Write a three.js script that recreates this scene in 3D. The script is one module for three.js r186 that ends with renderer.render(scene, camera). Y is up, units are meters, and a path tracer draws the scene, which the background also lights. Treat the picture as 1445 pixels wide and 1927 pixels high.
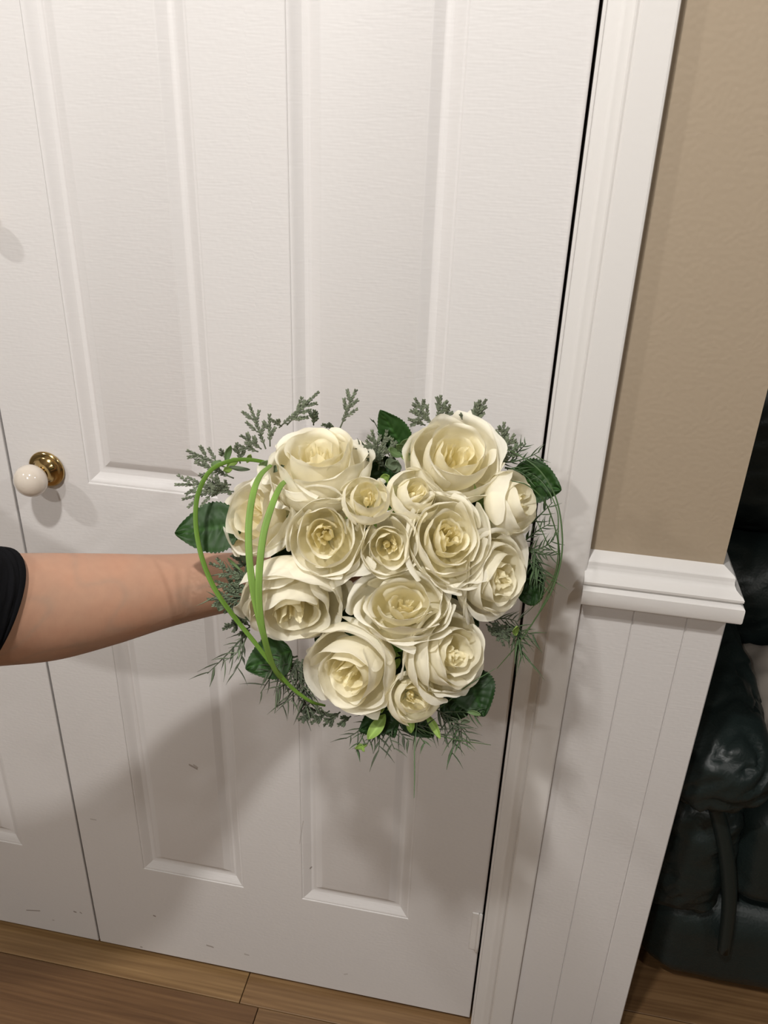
import * as THREE from 'three';
import { MarchingCubes } from 'three/addons/objects/MarchingCubes.js';
import { RoundedBoxGeometry } from 'three/addons/geometries/RoundedBoxGeometry.js';
import { mergeGeometries, mergeVertices, toCreasedNormals } from 'three/addons/utils/BufferGeometryUtils.js';
import { ImprovedNoise } from 'three/addons/math/ImprovedNoise.js';

// ---------------------------------------------------------------- camera, exposure, lights
const scene = new THREE.Scene();
scene.background = new THREE.Color(0, 0, 0);
const F = 1570, CX = 722.5, CY = 963.5;
const camera = new THREE.PerspectiveCamera(2 * Math.atan(CY / F) * 180 / Math.PI, 1445 / 1927, 0.02, 30);
const EYE = new THREE.Vector3(-0.0214, 1.4319, 0.8967);
camera.position.copy(EYE);
camera.rotation.set(-0.4742, 0.1737, 0.0355, 'YXZ');
camera.updateMatrixWorld(true);
scene.add(camera);
const renderer = new THREE.WebGLRenderer({ antialias: true });
renderer.toneMapping = THREE.LinearToneMapping;
renderer.toneMappingExposure = 0.9;
renderer.shadowMap.enabled = true;
const CEIL = 2.4;
// out-of-view ceiling downlights, placed to light door and bouquet: x, z, candela, warmth
const UNSEEN_LAMPS = [
  [-0.34, 1.06, 9.4, 0xfffcf8],
  [-1.6, 1.2, 4.8, 0xfffcf8],
  [1.2, 1.2, 4.2, 0xfffcf8],
  [-0.6, 2.3, 7.5, 0xfffcf8],
];

// ---------------------------------------------------------------- helpers
let seed = 7;
const rnd = () => { seed = (seed * 1664525 + 1013904223) >>> 0; return seed / 4294967296; };
const rr = (a, b) => a + (b - a) * rnd();
const noise = new ImprovedNoise();
const V = (x, y, z) => new THREE.Vector3(x, y, z);
const lerp = (a, b, t) => a + (b - a) * t;
const clamp = (x, a, b) => Math.min(b, Math.max(a, x));
const sstep = (a, b, x) => { const t = clamp((x - a) / (b - a), 0, 1); return t * t * (3 - 2 * t); };
// a photo point at a given depth or at a given world z, used while laying things out
function atDepth(px, py, d) { return V((px - CX) / F * d, -(py - CY) / F * d, -d).applyMatrix4(camera.matrixWorld); }
function atZ(px, py, z) { const a = atDepth(px, py, 1).sub(EYE); return EYE.clone().addScaledVector(a, (z - EYE.z) / a.z); }

const used = new Map();
function numbered(n) { const k = used.get(n) ?? 0; used.set(n, k + 1); return k ? `${n}_${String(k).padStart(3, '0')}` : n; }
function shade(m) { m.castShadow = true; m.receiveShadow = true; return m; }
function mesh(name, geo, mat, parent = scene) {
  const m = shade(new THREE.Mesh(geo, mat)); m.name = parent === scene ? numbered(name) : partName(name, parent); parent.add(m); return m;
}
function partName(name, parent) {
  const c = (parent.userData._n ??= {}); const k = c[name] ?? 0; c[name] = k + 1; return k ? `${name}_${String(k).padStart(3, '0')}` : name;
}
function groupAt(name, pos, parent = scene) { const g = new THREE.Group(); g.name = parent === scene ? numbered(name) : partName(name, parent); g.position.copy(pos); parent.add(g); return g; }
function thing(o, label, category, group) { o.userData.label = label; o.userData.category = category; if (group) o.userData.group = group; return o; }
function structure(o, label) { o.userData.kind = 'structure'; if (label) o.userData.label = label; return o; }

// uv in metres by the dominant axis of each face
function uvBox(g) {
  if (g.index) g = g.toNonIndexed();
  const p = g.attributes.position, uv = new Float32Array(p.count * 2);
  const a = V(), b = V(), c = V(), n = V();
  for (let i = 0; i < p.count; i += 3) {
    a.fromBufferAttribute(p, i); b.fromBufferAttribute(p, i + 1); c.fromBufferAttribute(p, i + 2);
    n.subVectors(b, a).cross(V().subVectors(c, a)); const x = Math.abs(n.x), y = Math.abs(n.y), z = Math.abs(n.z);
    [a, b, c].forEach((q, k) => {
      const [u, v] = z >= x && z >= y ? [q.x, q.y] : y >= x ? [q.x, q.z] : [q.z, q.y];
      uv[(i + k) * 2] = u; uv[(i + k) * 2 + 1] = v;
    });
  }
  g.setAttribute('uv', new THREE.BufferAttribute(uv, 2));
  if (!g.attributes.normal) g.computeVertexNormals();
  return g;
}
function box(x0, x1, y0, y1, z0, z1, r = 0) {
  const w = x1 - x0, h = y1 - y0, d = z1 - z0;
  const g = r > 0 ? new RoundedBoxGeometry(w, h, d, 3, Math.min(r, w / 2.01, h / 2.01, d / 2.01)) : new THREE.BoxGeometry(w, h, d);
  g.translate((x0 + x1) / 2, (y0 + y1) / 2, (z0 + z1) / 2);
  return uvBox(g);
}
function merge(list) {
  const keep = list.map((g) => { const o = g.index ? g.toNonIndexed() : g; for (const k of Object.keys(o.attributes)) if (!['position', 'normal', 'uv', 'color'].includes(k)) o.deleteAttribute(k); return o; });
  const color = keep.every((g) => g.attributes.color);
  keep.forEach((g) => { if (!color) g.deleteAttribute('color'); if (!g.attributes.uv) g.setAttribute('uv', new THREE.BufferAttribute(new Float32Array(g.attributes.position.count * 2), 2)); if (!g.attributes.normal) g.computeVertexNormals(); });
  return mergeGeometries(keep);
}
// a profile of (z, y)-like pairs swept between two points along x (open prism with end caps)
function extrudeX(profile, x0, x1) {      // profile: [[z, y], ...] closed polygon, counter-clockwise seen from +x
  const s = new THREE.Shape(profile.map(([z, y]) => new THREE.Vector2(-z, y)));
  const g = new THREE.ExtrudeGeometry(s, { depth: x1 - x0, bevelEnabled: false });
  g.rotateY(Math.PI / 2); g.translate(x0, 0, 0);
  return uvBox(g);
}
function extrudeY(profile, y0, y1) {      // profile: [[x, z], ...]
  const s = new THREE.Shape(profile.map(([x, z]) => new THREE.Vector2(x, -z)));
  const g = new THREE.ExtrudeGeometry(s, { depth: y1 - y0, bevelEnabled: false });
  g.rotateX(-Math.PI / 2); g.translate(0, y0, 0);
  return uvBox(g);
}
// tapered tube through points
function tube(pts, radius, seg = 24, rad = 8, flat = 1, up) {
  const c = new THREE.CatmullRomCurve3(pts), pos = [], idx = [];
  let n = null;
  for (let i = 0; i <= seg; i++) {
    const t = i / seg, p = c.getPoint(t), d = c.getTangent(t), r = typeof radius === 'function' ? radius(t) : radius;
    if (!n) { n = (up ? up.clone() : Math.abs(d.y) < 0.9 ? V(0, 1, 0) : V(1, 0, 0)); }
    n = n.clone().addScaledVector(d, -n.dot(d)).normalize();
    const b = V().crossVectors(d, n);
    for (let k = 0; k < rad; k++) { const a = k / rad * Math.PI * 2; const q = p.clone().addScaledVector(b, Math.cos(a) * r).addScaledVector(n, Math.sin(a) * r * flat); pos.push(q.x, q.y, q.z); }
  }
  for (let i = 0; i < seg; i++) for (let k = 0; k < rad; k++) { const a = i * rad + k, b = i * rad + (k + 1) % rad; idx.push(a, b, a + rad, b, b + rad, a + rad); }
  for (const [o, f] of [[0, -1], [seg * rad, 1]]) for (let k = 1; k < rad - 1; k++) f < 0 ? idx.push(o, o + k + 1, o + k) : idx.push(o, o + k, o + k + 1);
  const g = new THREE.BufferGeometry(); g.setAttribute('position', new THREE.Float32BufferAttribute(pos, 3)); g.setIndex(idx); g.computeVertexNormals();
  return g;
}
// thin shell from a grid function f(u, v) -> Vector3 with colour function
function sheet(f, nu, nv, col) {
  const pos = [], c = [], idx = [], W = nu + 1;
  for (let j = 0; j <= nv; j++) for (let i = 0; i <= nu; i++) { const u = i / nu * 2 - 1, v = j / nv, p = f(u, v); pos.push(p.x, p.y, p.z); c.push(...col(u, v)); }
  for (let j = 0; j < nv; j++) for (let i = 0; i < nu; i++) { const a = j * W + i; idx.push(a, a + 1, a + W + 1, a, a + W + 1, a + W); }
  const g = new THREE.BufferGeometry(); g.setAttribute('position', new THREE.Float32BufferAttribute(pos, 3)); g.setAttribute('color', new THREE.Float32BufferAttribute(c, 3)); g.setIndex(idx); g.computeVertexNormals(); return g;
}
function shell(f, nu, nv, th, col) {
  const P = [], C = [], idx = [], W = nu + 1;
  for (let j = 0; j <= nv; j++) for (let i = 0; i <= nu; i++) { const u = i / nu * 2 - 1, v = j / nv; P.push(f(u, v)); C.push(col(u, v)); }
  const at = (i, j) => P[clamp(j, 0, nv) * W + clamp(i, 0, nu)];
  const N = P.map((_, k) => { const i = k % W, j = Math.floor(k / W); const n = V().subVectors(at(i + 1, j), at(i - 1, j)).cross(V().subVectors(at(i, j + 1), at(i, j - 1))); return n.lengthSq() < 1e-16 ? V(0, 0, 1) : n.normalize(); });
  const pos = [], colr = [], n0 = P.length;
  for (const s of [0.5, -0.5]) P.forEach((p, k) => { const q = p.clone().addScaledVector(N[k], th * s); pos.push(q.x, q.y, q.z); colr.push(...C[k]); });
  for (let j = 0; j < nv; j++) for (let i = 0; i < nu; i++) {
    const a = j * W + i, b = a + 1, c = a + W, d = c + 1;
    idx.push(a, b, d, a, d, c, a + n0, d + n0, b + n0, a + n0, c + n0, d + n0);
  }
  const rim = [];
  for (let i = 0; i < nu; i++) rim.push([i, i + 1]);
  for (let j = 0; j < nv; j++) rim.push([j * W + nu, (j + 1) * W + nu]);
  for (let i = nu; i > 0; i--) rim.push([nv * W + i, nv * W + i - 1]);
  for (let j = nv; j > 0; j--) rim.push([j * W, (j - 1) * W]);
  for (const [a, b] of rim) idx.push(a, a + n0, b, b, a + n0, b + n0);
  const g = new THREE.BufferGeometry();
  g.setAttribute('position', new THREE.Float32BufferAttribute(pos, 3)); g.setAttribute('color', new THREE.Float32BufferAttribute(colr, 3));
  g.setIndex(idx); g.computeVertexNormals();
  return g;
}
function dataTex(w, h, f, srgb = false) {
  const d = new Uint8Array(w * h * 4);
  for (let y = 0; y < h; y++) for (let x = 0; x < w; x++) { const c = f(x / w, y / h), o = (y * w + x) * 4; for (let k = 0; k < 3; k++) d[o + k] = clamp(Math.round((c.length ? c[k] : c) * 255), 0, 255); d[o + 3] = 255; }
  const t = new THREE.DataTexture(d, w, h); t.magFilter = THREE.LinearFilter; t.minFilter = THREE.LinearFilter; t.wrapS = t.wrapT = THREE.RepeatWrapping; if (srgb) t.colorSpace = THREE.SRGBColorSpace; t.needsUpdate = true; return t;
}
const fbm = (x, y, z = 0) => noise.noise(x, y, z) * 0.55 + noise.noise(x * 2.1, y * 2.1, z + 5) * 0.28 + noise.noise(x * 4.3, y * 4.3, z + 9) * 0.17;

// ---------------------------------------------------------------- materials
const paintBump = dataTex(512, 512, (u, v) => 0.5 + 0.35 * noise.noise(u * 20, v * 170, 1) + 0.3 * noise.noise(u * 60, v * 60, 4));
paintBump.repeat.set(3, 3);
const wallBump = dataTex(256, 256, (u, v) => 0.5 + 0.5 * noise.noise(u * 40, v * 40, 2)); wallBump.repeat.set(5, 5);
const std = (o) => new THREE.MeshStandardMaterial(o);
const phy = (o) => new THREE.MeshPhysicalMaterial(o);
const WHITE = new THREE.Color(0.67, 0.65, 0.64);
const whitePaint = phy({ color: WHITE, roughness: 0.42, bumpMap: paintBump, bumpScale: 0.00018, specularIntensity: 0.8 });
const trimPaint = phy({ color: new THREE.Color(0.69, 0.67, 0.65), roughness: 0.3, bumpMap: wallBump, bumpScale: 0.00012 });
const beige = std({ color: new THREE.Color(0.345, 0.275, 0.196), roughness: 0.75, bumpMap: wallBump, bumpScale: 0.0003 });
const ceilingWhite = std({ color: new THREE.Color(0.6, 0.585, 0.56), roughness: 0.9 });
const roomWall = std({ color: new THREE.Color(0.22, 0.2, 0.17), roughness: 0.85 });  // out-of-view walls, kept dark to limit bounced light
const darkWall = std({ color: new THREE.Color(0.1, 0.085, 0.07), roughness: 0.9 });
const porcelain = phy({ color: new THREE.Color(0.63, 0.56, 0.48), roughness: 0.12, clearcoat: 1, clearcoatRoughness: 0.04 });
const brass = std({ color: new THREE.Color(0.5, 0.36, 0.16), metalness: 1, roughness: 0.16 });
// scuffs: small worn marks on the door leaves, in the leaf's own metres
function doorMap(marks, x0, w) {
  const c = document.createElement('canvas'); c.width = 1024; c.height = 2048; const g = c.getContext('2d');
  g.fillStyle = '#ffffff'; g.fillRect(0, 0, 1024, 2048);
  g.lineCap = 'round';
  for (const [x, y, dx, dy, wd, a] of marks) {
    g.strokeStyle = `rgba(90,76,66,${a * 0.8})`; g.lineWidth = wd * 1024 / w / 1000; g.beginPath();
    g.moveTo((x - x0) / w * 1024, 2048 - y / 2.04 * 2048); g.lineTo((x + dx - x0) / w * 1024, 2048 - (y + dy) / 2.04 * 2048); g.stroke();
  }
  const t = new THREE.CanvasTexture(c); t.colorSpace = THREE.SRGBColorSpace; t.wrapS = t.wrapT = THREE.RepeatWrapping;
  t.repeat.set(1 / w, 1 / 2.04); t.offset.set(-x0 / w, 0); return t;
}

// ---------------------------------------------------------------- room shell
{
  const f = structure(mesh('floor', box(-2.4, 2.9, -0.12, -0.008, -2.4, 2.7), darkWall));
  const grain = [0, 1, 2].map((k) => dataTex(512, 256, (u, v) => {
    const s = 0.5 + 0.5 * noise.noise(u * 4, v * 46 + 0.8 * noise.noise(u * 3, v * 5, k), k * 7), s2 = 0.5 + 0.5 * noise.noise(u * 10, v * 120, k + 20), b = 0.5 + 0.5 * fbm(u * 4, v * 6, k + 3);
    const q = clamp(0.15 + 0.5 * s + 0.2 * s2 + 0.25 * b, 0, 1);
    return [lerp(0.5, 1.05, q), lerp(0.42, 1.05, q), lerp(0.34, 1.03, q)];
  }, true));
  grain.forEach((t) => t.repeat.set(1.1, 4));
  const tones = [[0.34, 0.215, 0.10], [0.20, 0.11, 0.05], [0.235, 0.14, 0.068], [0.3, 0.185, 0.09]];
  const mats = tones.map((c, i) => std({ color: new THREE.Color(...c), map: grain[i % 3], roughness: 0.42, bumpMap: grain[i % 3], bumpScale: 0.0004 }));
  const PW = 0.128, rowZ = [];
  for (let k = -18; k < 20; k++) rowZ.push(k);
  for (const k of rowZ) {
    const z1 = 0.05 - k * PW, z0 = z1 - PW; if (z0 < -2.35 || z1 > 2.65) continue;
    let x = -2.35 - ((k * 0.47) % 1.2 + 1.2) % 1.2;
    if (k === 0) x = -0.395 - 1.22 * 2; if (k === -1) x = -0.36 - 1.22 * 2;
    for (; x < 2.85; x += 1.22) {
      const a = Math.max(x, -2.38), b = Math.min(x + 1.22, 2.88); if (b - a < 0.02) continue;
      const near = k === 0 ? 0 : k === -1 ? (x < -0.4 ? 1 : 2) : (((k * 7 + Math.round(x * 3)) % 4) + 4) % 4;
      mesh('plank', box(a + 0.0006, b - 0.0006, -0.008, 0, z0 + 0.0006, z1 - 0.0006, 0.0012), mats[k === 0 && x > -0.5 ? 3 : near], f);
    }
  }
  const c = structure(mesh('ceiling', box(-2.4, 2.9, CEIL, CEIL + 0.1, -2.4, 2.7), ceilingWhite));
  UNSEEN_LAMPS.forEach(([x, z, cd, col]) => {
    const g = groupAt('unseen_downlight', V(x, CEIL, z), c);  // unseen fixture overhead, placed for the light it throws on the door
    const ring = new THREE.LatheGeometry([[0.045, -0.001], [0.047, -0.006], [0.058, -0.007], [0.063, -0.003], [0.063, 0.002]].map((p) => new THREE.Vector2(...p)), 40);
    mesh('frame', ring, trimPaint, g);
    const disc = new THREE.CylinderGeometry(0.046, 0.046, 0.004, 40); disc.translate(0, -0.001, 0);
    mesh('diffuser', disc, std({ color: 0xffffff, emissive: new THREE.Color(col), emissiveIntensity: 6 }), g);
    const l = new THREE.SpotLight(new THREE.Color(col), cd, 0, 1.5, 0.06, 2);
    l.position.set(0, -0.012, 0); l.target.position.set(0, -1, 0); l.castShadow = true; l.shadow.mapSize.set(1024, 1024); l.shadow.radius = 2.2; l.shadow.bias = -0.0005;
    g.add(l); g.add(l.target);
  });
  // the wall that holds the doors: left of the doors, over them, and right of them as the thick side of the closet
  structure(mesh('wall_back', merge([
    box(-2.4, -1.44, 0, CEIL, -0.1, 0), box(-1.44, 0.02, 2.05, CEIL, -0.1, 0), box(0.035, 0.2235, 0, CEIL, -1.2, 0),
    box(-2.4, 0.035, 0, CEIL, -1.3, -1.2)]), beige));
  structure(mesh('wall_left', box(-2.5, -2.4, 0, CEIL, -2.4, 2.7), roomWall));
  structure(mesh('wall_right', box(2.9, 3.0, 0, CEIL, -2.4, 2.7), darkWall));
  structure(mesh('wall_front', box(-2.5, 3.0, 0, CEIL, 2.7, 2.8), roomWall));
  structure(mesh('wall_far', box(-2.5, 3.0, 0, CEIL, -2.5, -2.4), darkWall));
}

// ---------------------------------------------------------------- doors
function panelRings(x0, x1, y0, y1) {
  // mitred moulding: from the slab face in and down, then up to the raised field
  const prof = [[0, 0.0], [0.0015, -0.0012], [0.004, -0.0016], [0.007, -0.0032], [0.015, -0.0085], [0.019, -0.0098], [0.0225, -0.0098], [0.024, -0.009], [0.034, -0.0032], [0.036, -0.0026]];
  const pos = [], uv = [], idx = [];
  prof.forEach(([i, z]) => { for (const [x, y] of [[x0 + i, y0 + i], [x1 - i, y0 + i], [x1 - i, y1 - i], [x0 + i, y1 - i]]) pos.push(x, y, z); });
  for (let r = 0; r < prof.length - 1; r++) for (let k = 0; k < 4; k++) { const a = r * 4 + k, b = r * 4 + (k + 1) % 4; idx.push(a, b, b + 4, a, b + 4, a + 4); }
  const o = (prof.length - 1) * 4; idx.push(o, o + 1, o + 2, o, o + 2, o + 3);
  let g = new THREE.BufferGeometry(); g.setAttribute('position', new THREE.Float32BufferAttribute(pos, 3)); g.setIndex(idx);
  g = toCreasedNormals(g.toNonIndexed(), 0.5);
  return merge([uvBox(g), box(x0 - 0.004, x1 + 0.004, y0 - 0.004, y1 + 0.004, -0.026, -0.0125)]);
}
function doorLeaf(name, x0, x1, cols, marks) {
  const s = new THREE.Shape(); const y0 = 0.012, y1 = 2.04, e = 0.0015;
  s.moveTo(x0 + e, y0 + e); s.lineTo(x1 - e, y0 + e); s.lineTo(x1 - e, y1 - e); s.lineTo(x0 + e, y1 - e); s.closePath();
  const rects = [];
  for (const [a, b] of cols) for (const [c, d] of [[0.232, 0.845], [0.956, 1.925]]) rects.push([a, b, c, d]);
  for (const [a, b, c, d] of rects) { const h = new THREE.Path(); h.moveTo(a, c); h.lineTo(a, d); h.lineTo(b, d); h.lineTo(b, c); h.closePath(); s.holes.push(h); }
  const g = new THREE.ExtrudeGeometry(s, { depth: 0.032, bevelEnabled: true, bevelThickness: e, bevelSize: e * 0.999, bevelSegments: 2 });
  g.translate(0, 0, -0.032 - e);
  const m = whitePaint.clone(); m.map = doorMap(marks, x0, x1 - x0);
  const d = structure(mesh(name, uvBox(g), m));
  for (const r of rects) mesh('panel', panelRings(...r), m, d);
  return d;
}
// the knobs' porcelain and brass, turned about z
function knob(parent, x, y, s, label) {
  const lathe = (pts) => { const g = new THREE.LatheGeometry(pts.map(([r, h]) => new THREE.Vector2(r * s, h * s)), 48); g.rotateX(Math.PI / 2); g.translate(x, y, 0); return g; };
  const ball = []; for (let i = 0; i <= 20; i++) { const a = i / 20 * Math.PI; ball.push([Math.max(0.0001, 0.0213 * Math.sin(a)), 0.0405 - 0.0185 * Math.cos(a)]); }
  const k = mesh('door_knob', lathe([[0.0001, 0.0235], [0.009, 0.0235], ...ball.slice(3)]), porcelain, parent);
  k.userData.label = label;
  const r = mesh('rose_plate', lathe([[0.0001, 0], [0.0205, 0], [0.0235, 0.001], [0.0245, 0.003], [0.024, 0.0052], [0.0215, 0.007], [0.0185, 0.0066], [0.0172, 0.0075], [0.015, 0.0095], [0.0125, 0.0135], [0.0105, 0.0165], [0.0102, 0.0195], [0.0112, 0.0225], [0.012, 0.024], [0.012, 0.026], [0.0001, 0.026]]), brass, k);
  r.userData.label = 'polished brass rose and neck';
}
{
  const d1 = doorLeaf('door_1', -0.68, 0.0013, [[-0.572, -0.393], [-0.2935, -0.1145]], [
    [-0.47, 0.487, 0.012, -0.006, 2.2, 0.5], [-0.463, 0.488, 0.006, -0.004, 2, 0.35], [-0.565, 0.115, 0.003, -0.001, 2, 0.7], [-0.47, 0.063, 0.012, -0.002, 2, 0.5], [-0.4, 0.06, 0.008, -0.001, 1.6, 0.4],
    [-0.655, 0.33, 0.01, 0.0, 1.4, 0.35], [-0.28, 0.3, 0.0015, 0.002, 2.2, 0.6], [-0.295, 0.36, 0.006, 0.05, 0.7, 0.4], [-0.6, 0.02, 0.003, 0, 2, 0.5], [-0.22, 0.06, 0.006, 0.003, 1.5, 0.3]]);
  const d2 = doorLeaf('door_2', -1.3605, -0.6835, [[-1.254, -1.075], [-0.9755, -0.7965]], [
    [-0.82, 0.058, 0.028, 0.006, 1.2, 0.7], [-0.722, 0.082, 0.004, -0.001, 2, 0.7], [-0.71, 0.083, 0.003, -0.002, 1.6, 0.6], [-0.77, 0.045, 0.003, 0, 1.5, 0.4]]);
  knob(d1, -0.6255, 0.972, 1, 'white porcelain ball knob on a brass rose');
  knob(d1, -0.653, 1.2805, 0.72, 'smaller upper knob cut off by the photo edge');
  // painted pivot hinge by the foot of the leaf
  mesh('hinge', merge([box(-0.0145, -0.002, 0.192, 0.278, -0.001, 0.0016, 0.001), uvBox(tube([V(-0.0015, 0.19, 0.002), V(-0.0015, 0.235, 0.002), V(-0.0015, 0.28, 0.002)], 0.0032, 6, 12))]), trimPaint, d1);
}
// ---------------------------------------------------------------- casing, wainscot, chair rail
{
  const jamb = structure(mesh('trim_1', extrudeY([[0.0045, 0.006], [0.0075, 0.006], [0.0085, 0.0045], [0.02, 0.0052], [0.0325, 0.0075], [0.034, 0.0095], [0.0355, 0.0175], [0.0375, 0.019], [0.0675, 0.019], [0.0695, 0.0183], [0.0703, 0.0165], [0.0703, 0], [0.0345, 0], [0.0345, -0.09], [0.0045, -0.09]].reverse(), 0, 2.09), trimPaint), 'white moulded casing beside the door');
  structure(mesh('trim_2', box(-1.45, 0.0703, 2.05, 2.12, -0.02, 0.019, 0.002), trimPaint));
  const w = structure(mesh('wall_wainscot', box(0.0704, 0.2335, 0, 0.9, 0.0001, 0.004), whitePaint), 'white tongue and groove wainscot');
  const bx = [0.0701, 0.1345, 0.1965, 0.2405];
  for (let i = 0; i < 3; i++) {
    const a = bx[i], b = bx[i + 1], v = 0.0014;
    mesh('board', extrudeY([[a + 0.00008, 0.004], [b - 0.00008, 0.004], [b - 0.00008, 0.0098 - v], [b - 0.00008 - v, 0.0098], [a + 0.00008 + v, 0.0098], [a + 0.00008, 0.0098 - v]].reverse(), 0, 0.905), whitePaint, w);
  }
  mesh('board', extrudeY([[0.2236, -0.0995], [0.2236, 0.0038], [0.2405, 0.0038], [0.2405, -0.0995]], 0, 0.905), whitePaint, w);
  // chair rail with its moulding returned round the wall's end: profile [outward, y]
  const prof = [[0, 0.9475], [0.014, 0.9415], [0.0158, 0.939], [0.0158, 0.9345], [0.0168, 0.9305], [0.0195, 0.9265], [0.024, 0.924], [0.0282, 0.9222], [0.0304, 0.9195], [0.0302, 0.9165], [0.0268, 0.9148], [0.0268, 0.9126], [0.0318, 0.9108], [0.0335, 0.909], [0.0338, 0.9065], [0.0338, 0.892], [0.0326, 0.8895], [0.0, 0.8895]];
  const pos = [], idx = [], n = prof.length, EX = 0.2240, sc = 0.78;
  prof.forEach(([o, y]) => { pos.push(0.0678, y, 0.0001 + o, EX + o * sc, y, 0.0001 + o, EX + o * sc, y, -0.1); });
  for (let i = 0; i < n - 1; i++) for (let k = 0; k < 2; k++) { const a = i * 3 + k, b = a + 1, c = a + 3, d = b + 3; idx.push(a, c, d, a, d, b); }
  const capL = [], shape = THREE.ShapeUtils.triangulateShape(prof.map(([o, y]) => new THREE.Vector2(o, y)), []);
  shape.forEach(([a, b, c]) => { idx.push(a * 3, b * 3, c * 3); idx.push(c * 3 + 2, b * 3 + 2, a * 3 + 2); });
  let g = new THREE.BufferGeometry(); g.setAttribute('position', new THREE.Float32BufferAttribute(pos, 3)); g.setIndex(idx);
  g = toCreasedNormals(g.toNonIndexed(), 0.55);
  structure(mesh('trim_3', uvBox(g), trimPaint), 'white moulded chair rail wrapping the wall end');
}

// ---------------------------------------------------------------- sofa in the dark room beyond
const leatherBump = dataTex(512, 512, (u, v) => 0.5 + 0.3 * fbm(u * 14, v * 14, 3) + 0.4 * Math.pow(Math.abs(noise.noise(u * 50, v * 50, 2)), 0.6) * -1 + 0.2);
leatherBump.repeat.set(3, 3);
const leather = phy({ color: new THREE.Color(0.012, 0.019, 0.018), roughness: 0.42, bumpMap: leatherBump, bumpScale: 0.0007, specularIntensity: 0.7 });
function puff(x0, x1, y0, y1, z0, z1, r, bulge, wr = 0.004, fr = 18, sd = 0) {
  const W = x1 - x0, Hh = y1 - y0, Dd = z1 - z0, rad = Math.min(r, W / 2.05, Hh / 2.05, Dd / 2.05), sg = (q) => clamp(Math.round(q / 0.009), 8, 80);
  let t = new THREE.BoxGeometry(W, Hh, Dd, sg(W), sg(Hh), sg(Dd)); t.deleteAttribute('normal'); t.deleteAttribute('uv');
  const bp = t.attributes.position, qv = V(), cv = V();
  for (let i = 0; i < bp.count; i++) {      // round the box by pulling its outer shell towards the inner one
    qv.fromBufferAttribute(bp, i); cv.set(clamp(qv.x, -W / 2 + rad, W / 2 - rad), clamp(qv.y, -Hh / 2 + rad, Hh / 2 - rad), clamp(qv.z, -Dd / 2 + rad, Dd / 2 - rad));
    qv.sub(cv); if (qv.lengthSq() > 0) qv.setLength(rad); qv.add(cv); bp.setXYZ(i, qv.x, qv.y, qv.z);
  }
  t = mergeVertices(t, 1e-5);
  const p = t.attributes.position, hx = (x1 - x0) / 2, hy = (y1 - y0) / 2, hz = (z1 - z0) / 2;
  for (let i = 0; i < p.count; i++) {
    const x = p.getX(i) / hx, y = p.getY(i) / hy, z = p.getZ(i) / hz;
    const bx = (1 - y * y) * (1 - z * z), by = (1 - x * x) * (1 - z * z), bz = (1 - x * x) * (1 - y * y);
    const nx = p.getX(i), ny = p.getY(i), nz = p.getZ(i), crease = Math.exp(-Math.pow(noise.noise(nx * fr * 0.7 + sd * 3, ny * fr * 1.5 + 0.7 * noise.noise(nx * 20, ny * 20, nz * 20), nz * fr * 0.7) / 0.09, 2)) * sstep(-0.5, 0.8, nz / hz);
    const w = wr * (fbm(nx * fr + sd, ny * fr, nz * fr * 0.6 + sd) - 0.55 * crease);
    p.setXYZ(i, p.getX(i) + x * (bulge * bx + w), p.getY(i) + y * (bulge * by + w), p.getZ(i) + z * (bulge * bz + w));
  }
  t.translate((x0 + x1) / 2, (y0 + y1) / 2, (z0 + z1) / 2);
  t.computeVertexNormals();
  return uvBox(t.toNonIndexed());
}
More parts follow.
